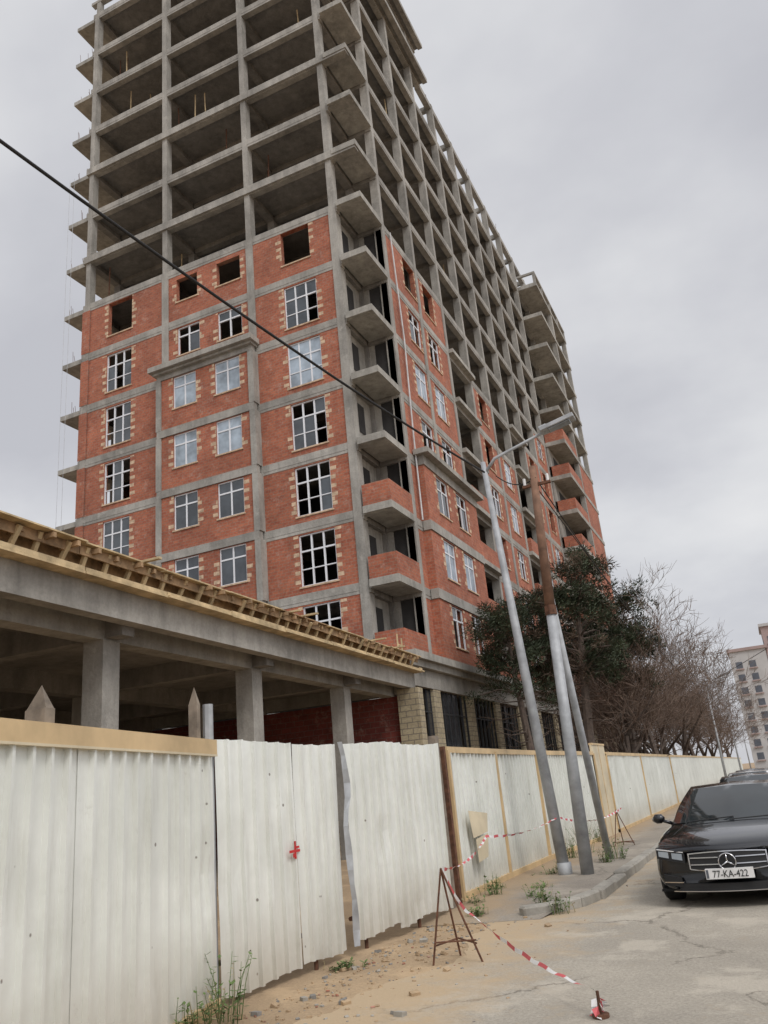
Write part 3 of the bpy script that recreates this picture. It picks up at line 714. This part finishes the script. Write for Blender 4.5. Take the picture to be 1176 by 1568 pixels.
def pine(seed,h,rad,crown,t0=.5,nl=30):
    rr=random.Random(seed); q=MB(); top=Vector((rr.uniform(-.6,.6),rr.uniform(-.6,.6),h*.88))
    tp=[Vector((0,0,0)),Vector((top.x*.2,top.y*.5,h*.3)),Vector((top.x*.7,top.y*.6,h*.6)),top]
    q.tube(tp,[rad,rad*.8,rad*.55,rad*.2],'bark',8)
    cl=[]
    for i in range(nl):
        t=rr.uniform(t0,1); seg=min(2,int(t*3)); p=tp[seg].lerp(tp[seg+1],t*3-seg)
        a=rr.uniform(0,6.28); l=crown*rr.uniform(.5,1.05)*(1.15-abs(t-.68)*1.5)
        d=Vector((math.cos(a),math.sin(a),rr.uniform(-.1,.45))); e_=p+d*l; mid=p.lerp(e_,.5)+Vector((0,0,.2))
        q.tube([p,mid,e_],[rad*.28,rad*.16,.02],'bark',4,False)
        for j in range(6):
            c=mid.lerp(e_,rr.uniform(-.1,1.1))+Vector((rr.gauss(0,.33),rr.gauss(0,.33),rr.gauss(.1,.22))); cl.append((c,rr.uniform(.28,.55)))
    for i in range(22):
        t=rr.uniform(.22,t0+.05); p=tp[0].lerp(tp[1],t*3) if t<.333 else tp[1].lerp(tp[2],t*3-1); a=rr.uniform(0,6.28); l=rr.uniform(.6,2.0)
        q.tube([p,p+Vector((math.cos(a)*l*.5,math.sin(a)*l*.5,-.05)),p+Vector((math.cos(a)*l,math.sin(a)*l,.2))],[.03,.02,.01],'bark',4,False)
    for c,r in cl:
        kk='needle_b' if rr.random()<.16 else 'needle'
        for j in range(90):
            d=Vector((rr.gauss(0,1),rr.gauss(0,1),rr.gauss(0,.7))); d.normalize(); b_=c+d*r*rr.uniform(.2,.95)
            n_=(d+Vector((rr.gauss(0,.5),rr.gauss(0,.5),rr.gauss(.3,.4)))).normalized()*rr.uniform(.12,.24)
            s_=n_.cross(Vector((rr.random(),rr.random(),rr.random()))).normalized()*.024
            q.quad([b_-s_,b_+s_,b_+n_],kk)
    return q
pine(1,9.6,.2,1.6,.55,26).obj('pine_tree',loc=(-8.8,33.2,0)); pine(2,11.2,.26,2.5,.52,32).obj('pine_tree',loc=(-6.9,34.8,0)); pine(5,10.4,.25,2.1,.56,28).obj('pine_tree',loc=(-5.7,38.5,0)); pine(7,10.6,.22,2.0,.5,24).obj('pine_tree',loc=(-8.2,38,0))
t1=bare_tree(3,15.5,.24,6,'twig',.5,(2,4),.27); o1=t1.obj('bare_tree',loc=(-4.9,43,0))
t2=bare_tree(8,13,.2,5,'twig2',.72,(4,5),.25); o2=t2.obj('bare_tree',loc=(-5.9,36.5,0))
t3=bare_tree(14,14,.2,5,'twig2',.62,(4,5),.25); o3=t3.obj('bare_tree',loc=(-5.0,40.5,0))
t4=bare_tree(27,15,.22,6,'twig',.56,(2,4),.25); o4=t4.obj('bare_tree',loc=(-4.9,50,0))
rr=random.Random(21)
for i,(x,y,s,src) in enumerate([(-5.5,47,.9,o3),(-6.4,55,1.0,o1),(-5.4,58,1.0,o3),(-5,64,1.05,o4),(-5.3,70,1.0,o2),(-5.2,77,1.05,o1),(-5,84,1.1,o3),(-5.2,94,1.1,o4),(-5.2,106,1.15,o2),(-5.4,120,1.1,o4),(-9,56,1.1,o2),(-9,68,1.1,o3),(-8,90,1.2,o3),(-6.3,44,.85,o2)]):
    o=bpy.data.objects.new('bare_tree',src.data); scene.collection.objects.link(o); o.location=(x,y,0); o.scale=(s,s,s*rr.uniform(.85,1)); o.rotation_euler=(0,0,rr.uniform(0,6))
# ------------------------------------------------------------------ distant buildings
def apartment(x0,x1,y,h,kw,kt,nm='distant_apartment_block'):
    e=empty(nm,((x0+x1)/2,y,0)); q=MB(); cx=(x0+x1)/2; q.box(x0-cx,x1-cx,0,14,0,h,kw); q.box(x0-cx-.4,x1-cx+.4,-.4,14.4,h,h+.7,kt); q.obj('walls',e)
    q=MB(); z=2
    while z<h-2:
        x=x0+1
        while x<x1-1.5: q.box(x-cx,x-cx+1.5,-.05,.02,z,z+1.5,'far_win'); q.box(x-cx-.2,x-cx+1.7,-.4,.0,z-.4,z-.15,kt); x+=3
        yy=1
        while yy<12: q.box(x0-cx-.05,x0-cx+.02,yy,yy+1.5,z,z+1.5,'far_win'); yy+=3
        z+=3
    q.obj('windows',e)
apartment(-5,3.2,215,27,'far_white','far_pink'); apartment(3.4,24,222,33,'far_pink','far_white'); apartment(-60,-30,170,30,'far_pink','far_white')
# ------------------------------------------------------------------ cars
def car(x,y,paintk,rot=0,full=True):
    e=empty('parked_car',(x,y,0),(0,0,rot)); e.scale=(1,1,.945)
    st=[(-2.45,.80,.24,.60,.655,1),(-2.41,.87,.19,.67,.725,1),(-2.2,.915,.18,.76,.80,.8),(-1.8,.93,.18,.835,.87,.35),(-1.0,.935,.18,.90,.955,0),(0,.94,.18,.93,.95,0),(1.2,.94,.18,.95,.97,0),(1.9,.925,.2,.96,1.01,0),(2.3,.89,.25,.93,.99,-.6),(2.45,.80,.32,.84,.90,-1)]
    q=MB(); secs=[]
    for (yy,w_,zb,zs,zt,cv) in st:
        half=[(0,zb),(.6,zb),(.92,zb+.02),(1,zb+.16),(1.0,zb+.5*(zs-zb)),(.985,zb+.82*(zs-zb)),(.93,zs),(.72,zt-.012),(.38,zt+.006),(0,zt+.012)]
        full_=[(fx*w_,z) for fx,z in half]+[(-fx*w_,z) for fx,z in half[1:-1][::-1]]
        secs.append([(px,yy+cv*.24*(px/.85)**2,z) for px,z in full_])
    n=len(secs[0])
    for s_ in secs: q.v+=s_
    for i in range(len(secs)-1):
        for j in range(n):
            a=i*n+j; b_=i*n+(j+1)%n; q.face((a,b_,b_+n,a+n),paintk)
    for base,flip in ((0,False),((len(secs)-1)*n,True)):
        hn=n//2
        for j in range(hn):
            a=base+j; b_=base+j+1; c=base+(n-j-1)%n; d=base+(n-j)%n
            if j==0: f=(a,b_,c)
            elif b_==c: f=(a,b_,d)
            else: f=(a,b_,c,d)
            q.face(f[::-1] if not flip else f,paintk)
    body=q.obj('body',e,smooth=True)
    sb=body.modifiers.new('s','SUBSURF'); sb.levels=2; sb.render_levels=2
    cuts=[]
    for yy in(-1.55,1.42):
        for sg in(-1,1):
            c=MB(); c.tube([(sg*.62,yy,.335),(sg*1.1,yy,.335)],.375,'black',28); oc=c.obj('cut'); cuts.append(oc)
            bm_=body.modifiers.new('b','BOOLEAN'); bm_.object=oc; bm_.operation='DIFFERENCE'; bm_.solver='EXACT'
            oc.parent=e
    bpy.context.view_layer.update(); dg=bpy.context.evaluated_depsgraph_get()
    me=bpy.data.meshes.new_from_object(body.evaluated_get(dg)); body.modifiers.clear(); body.data=me
    for oc in cuts: bpy.data.objects.remove(oc)
    try:
        me.polygons.foreach_set('use_smooth',[True]*len(me.polygons)); me.set_sharp_from_angle(angle=R(35))
    except Exception: pass
    A=[(0,-1.08,.94),(.66,-.95,.935),(.83,-.62,.92),(.86,.35,.94),(.85,1.1,.96),(.78,1.55,.97),(.62,1.95,.99),(0,2.05,1.0)]
    T=[(0,-.20,1.39),(.50,-.15,1.375),(.585,-.02,1.37),(.61,.45,1.40),(.60,.95,1.375),(.57,1.15,1.345),(.46,1.32,1.315),(0,1.36,1.33)]
    C=[(0,-.20,1.39),(0,-.1,1.405),(0,.0,1.41),(0,.45,1.43),(0,.95,1.41),(0,1.15,1.38),(0,1.32,1.34),(0,1.36,1.33)]
    q=MB()
    for sg in(-1,1):
        mats=['cglass',paintk,'cglass','cglass',paintk,paintk,'cglass']
        for i in range(7):
            pts=[A[i],A[i+1],T[i+1],T[i]]
            N=6; g_=[]
            for a in range(N+1):
                row=[]
                for b_ in range(N+1):
                    s_=a/N;t_=b_/N
                    p=Vector(pts[0])*(1-s_)*(1-t_)+Vector(pts[1])*s_*(1-t_)+Vector(pts[2])*s_*t_+Vector(pts[3])*(1-s_)*t_
                    bu=.035*math.sin(math.pi*t_); c=Vector((0,.4,1.0)); dr=(p-c); dr.z=0; dr.normalize(); p=p+dr*bu
                    p.x*=sg; row.append(p)
                g_.append(row)
            for a in range(N):
                for b_ in range(N):
                    m_=mats[i]
                    if b_==N-1 and m_=='cglass' and i in(2,3): m_='black'
                    pp=[g_[a][b_],g_[a+1][b_],g_[a+1][b_+1],g_[a][b_+1]]
                    q.quad(pp if sg>0 else pp[::-1],m_)
        for i in range(1,6):
            N=4
            for a in range(N):
                def L_(u,v):
                    p=Vector(T[i]).lerp(Vector(T[i+1]),v).lerp(Vector(C[i]).lerp(Vector(C[i+1]),v),u); return (p.x*sg,p.y,p.z)
                pp=[L_(a/N,0),L_(a/N,1),L_((a+1)/N,1),L_((a+1)/N,0)]
                q.quad(pp[::-1] if sg>0 else pp,paintk)
        pp=[T[0],T[1],C[1]]; q.quad([(p[0]*sg,p[1],p[2]) for p in (pp if sg>0 else pp[::-1])],paintk)
        pp=[T[6],T[7],C[6]]; q.quad([(p[0]*sg,p[1],p[2]) for p in (pp if sg>0 else pp[::-1])],paintk)
    q.box(-.86,.86,-.55,1.5,.8,.94,paintk)
    gh=q.obj('greenhouse',e,smooth=True)
    bm=bmesh.new(); bm.from_mesh(gh.data); bmesh.ops.remove_doubles(bm,verts=bm.verts,dist=.002); bmesh.ops.recalc_face_normals(bm,faces=bm.faces); bm.to_mesh(gh.data); bm.free()
    try: gh.data.set_sharp_from_angle(angle=R(40))
    except Exception: pass
    q=MB()
    for yy in(-1.55,1.42):
        for sg in(-1,1):
            x0=sg*.70;x1=sg*.92
            prof=[(.20,x0),(.32,x0),(.335,x0+sg*.03),(.335,x1-sg*.03),(.31,x1),(.235,x1),(.225,x1-sg*.03),(.215,x1-sg*.09),(.0,x1-sg*.09)]
            n0=len(q.v);seg=32
            for (r,px) in prof:
                for j in range(seg): a=2*math.pi*j/seg; q.v.append((px,yy+r*math.cos(a),.335+r*math.sin(a)))
            for i in range(len(prof)-1):
                for j in range(seg):
                    a=n0+i*seg+j;b_=n0+i*seg+(j+1)%seg; q.face((a,b_,b_+seg,a+seg),'black' if i<5 else 'chrome' if i<6 else 'black')
            for j in range(5):
                for dd in(-.13,.13):
                    mt=Matrix.Translation((x1-sg*.03,yy,.335))@Matrix.Rotation(j*2*math.pi/5+dd,4,'X'); q.box(-.02,.02,-.014,.014,.02,.225,'chrome',mt)
            q.tube([(x1-sg*.07,yy,.335),(x1-sg*.01,yy,.335)],.05,'chrome',12)
    q.obj('wheels',e,smooth=False)
    def fy(x,base=-2.45): return base+.24*(x/.85)**2
    q=MB()
    def patch(x0,x1,zl,zh,off,k,n=10,back=.09,lean=0):
        for sg in(-1,1):
            for i in range(n):
                a=x0+(x1-x0)*i/n;b_=x0+(x1-x0)*(i+1)/n
                P=[]
                for xx,zz2 in((a,zl(a)),(b_,zl(b_)),(b_,zh(b_)),(a,zh(a))):
                    P.append((sg*xx,fy(xx)-off+lean*max(0,zz2-.45),zz2))
                Q=[(p[0],p[1]+back,p[2]) for p in P]
                for fc in ((P[0],P[1],P[2],P[3]),(Q[0],Q[1],P[1],P[0]),(P[3],P[2],Q[2],Q[3])): q.quad(fc if sg<0 else fc[::-1],k)
                if i==n-1: q.quad((P[1],Q[1],Q[2],P[2]),k)
                if i==0 and x0>0: q.quad((P[0],P[3],Q[3],Q[0]),k)
    c=lambda v:(lambda x:v)
    ln=.10
    patch(0,.44,lambda x:.415+.05*(x/.44),lambda x:.655-.02*(x/.44)**2,.012,'black',8,lean=ln)
    patch(0,.45,lambda x:.655-.02*(x/.45)**2,lambda x:.668-.02*(x/.45)**2,.02,'chrome',8,lean=ln)
    patch(0,.44,lambda x:.405+.05*(x/.44),lambda x:.416+.05*(x/.44),.02,'chrome',8,lean=ln)
    patch(.438,.452,lambda x:.46,lambda x:.65,.02,'chrome',1,lean=ln)
    for zz2 in(.508,.588): patch(.10,.43,c(zz2),c(zz2+.012),.024,'chrome',6,lean=ln)
    patch(.0,.62,lambda x:.205,lambda x:.29,.006,'black',8)
    patch(.58,.80,lambda x:.25+.1*(x-.58),lambda x:.36+.18*(x-.58),.012,'black',5)
    patch(.56,.80,lambda x:.30,lambda x:.312,.02,'chrome',5)
    patch(0,.7,lambda x:.195,lambda x:.205,.02,'chrome',8)
    patch(.50,.86,lambda x:.53+.16*(x-.5),lambda x:.665+.14*(x-.5),.0,'black',8,.12,lean=.25)
    patch(.53,.66,lambda x:.56+.16*(x-.5),lambda x:.64+.10*(x-.5),.010,'lamp',4,.1,lean=.25)
    patch(.70,.83,lambda x:.56+.16*(x-.5),lambda x:.645+.10*(x-.5),.010,'lamp',4,.1,lean=.25)
    patch(.51,.85,lambda x:.655+.11*(x-.5),lambda x:.664+.12*(x-.5),.014,'white',8,.05,lean=.25)
    q.box(-.27,.27,-2.50,-2.44,.345,.465,'white'); q.box(-.262,-.235,-2.503,-2.50,.355,.455,'far_win')
    q.obj('front_trim',e)
    q=MB()
    cy_=-2.478; n0=28
    pts=[(.098*math.cos(2*math.pi*i/n0),cy_,.54+.098*math.sin(2*math.pi*i/n0)) for i in range(n0+1)]
    q.tube(pts,.008,'chrome',6,False)
    for i in range(3):
        a=math.pi/2+i*2*math.pi/3; q.tube([(0,cy_,.54),(.094*math.cos(a),cy_,.54+.094*math.sin(a))],[.014,.004],'chrome',5)
    q.obj('badge',e,smooth=True)
    q=MB()
    for sg in(-1,1):
        q.tube([(sg*.84,-.60,.93),(sg*.96,-.62,.97)],[.03,.025],paintk,6)
        q.tube([(sg*.93,-.60,.99),(sg*.97,-.61,1.0),(sg*1.04,-.60,1.0),(sg*1.09,-.57,.985)],[.03,.07,.072,.035],paintk,10)
        q.box(sg*.45,sg*.82,2.38,2.44,.68,.8,'red')
    q.obj('mirrors_and_rear_lights',e,smooth=True)
    q=MB(); q.tube([(-.55,-1.1,.955),(.05,-1.02,.985)],.008,'black',5); q.tube([(.0,-1.13,.955),(.6,-.96,.965)],.008,'black',5)
    q.tube([(-.62,-2.05,.862),(-.55,-1.2,.948)],.004,'black',4); q.tube([(.62,-2.05,.862),(.55,-1.2,.948)],.004,'black',4)
    q.box(-.9,.9,-2.0,2.1,.16,.19,'black'); q.obj('wipers_and_floor',e)
    if full:
        cu=bpy.data.curves.new('plate_text','FONT'); cu.body='77-KA-422'; cu.size=.115; cu.extrude=.001; cu.align_x='CENTER'
        t=bpy.data.objects.new('plate_text',cu); scene.collection.objects.link(t); t.parent=e; t.location=(.01,-2.505,.365); t.rotation_euler=(R(90),0,0); t.scale=(.78,1,1); cu.materials.append(M['black'])
    return e
car(-.72,13.7,'p_black',R(-2)); car(-.7,21.8,'p_grey',0,False); car(-.9,29.5,'p_white',0,False); car(-1.0,37,'p_grey',0,False)
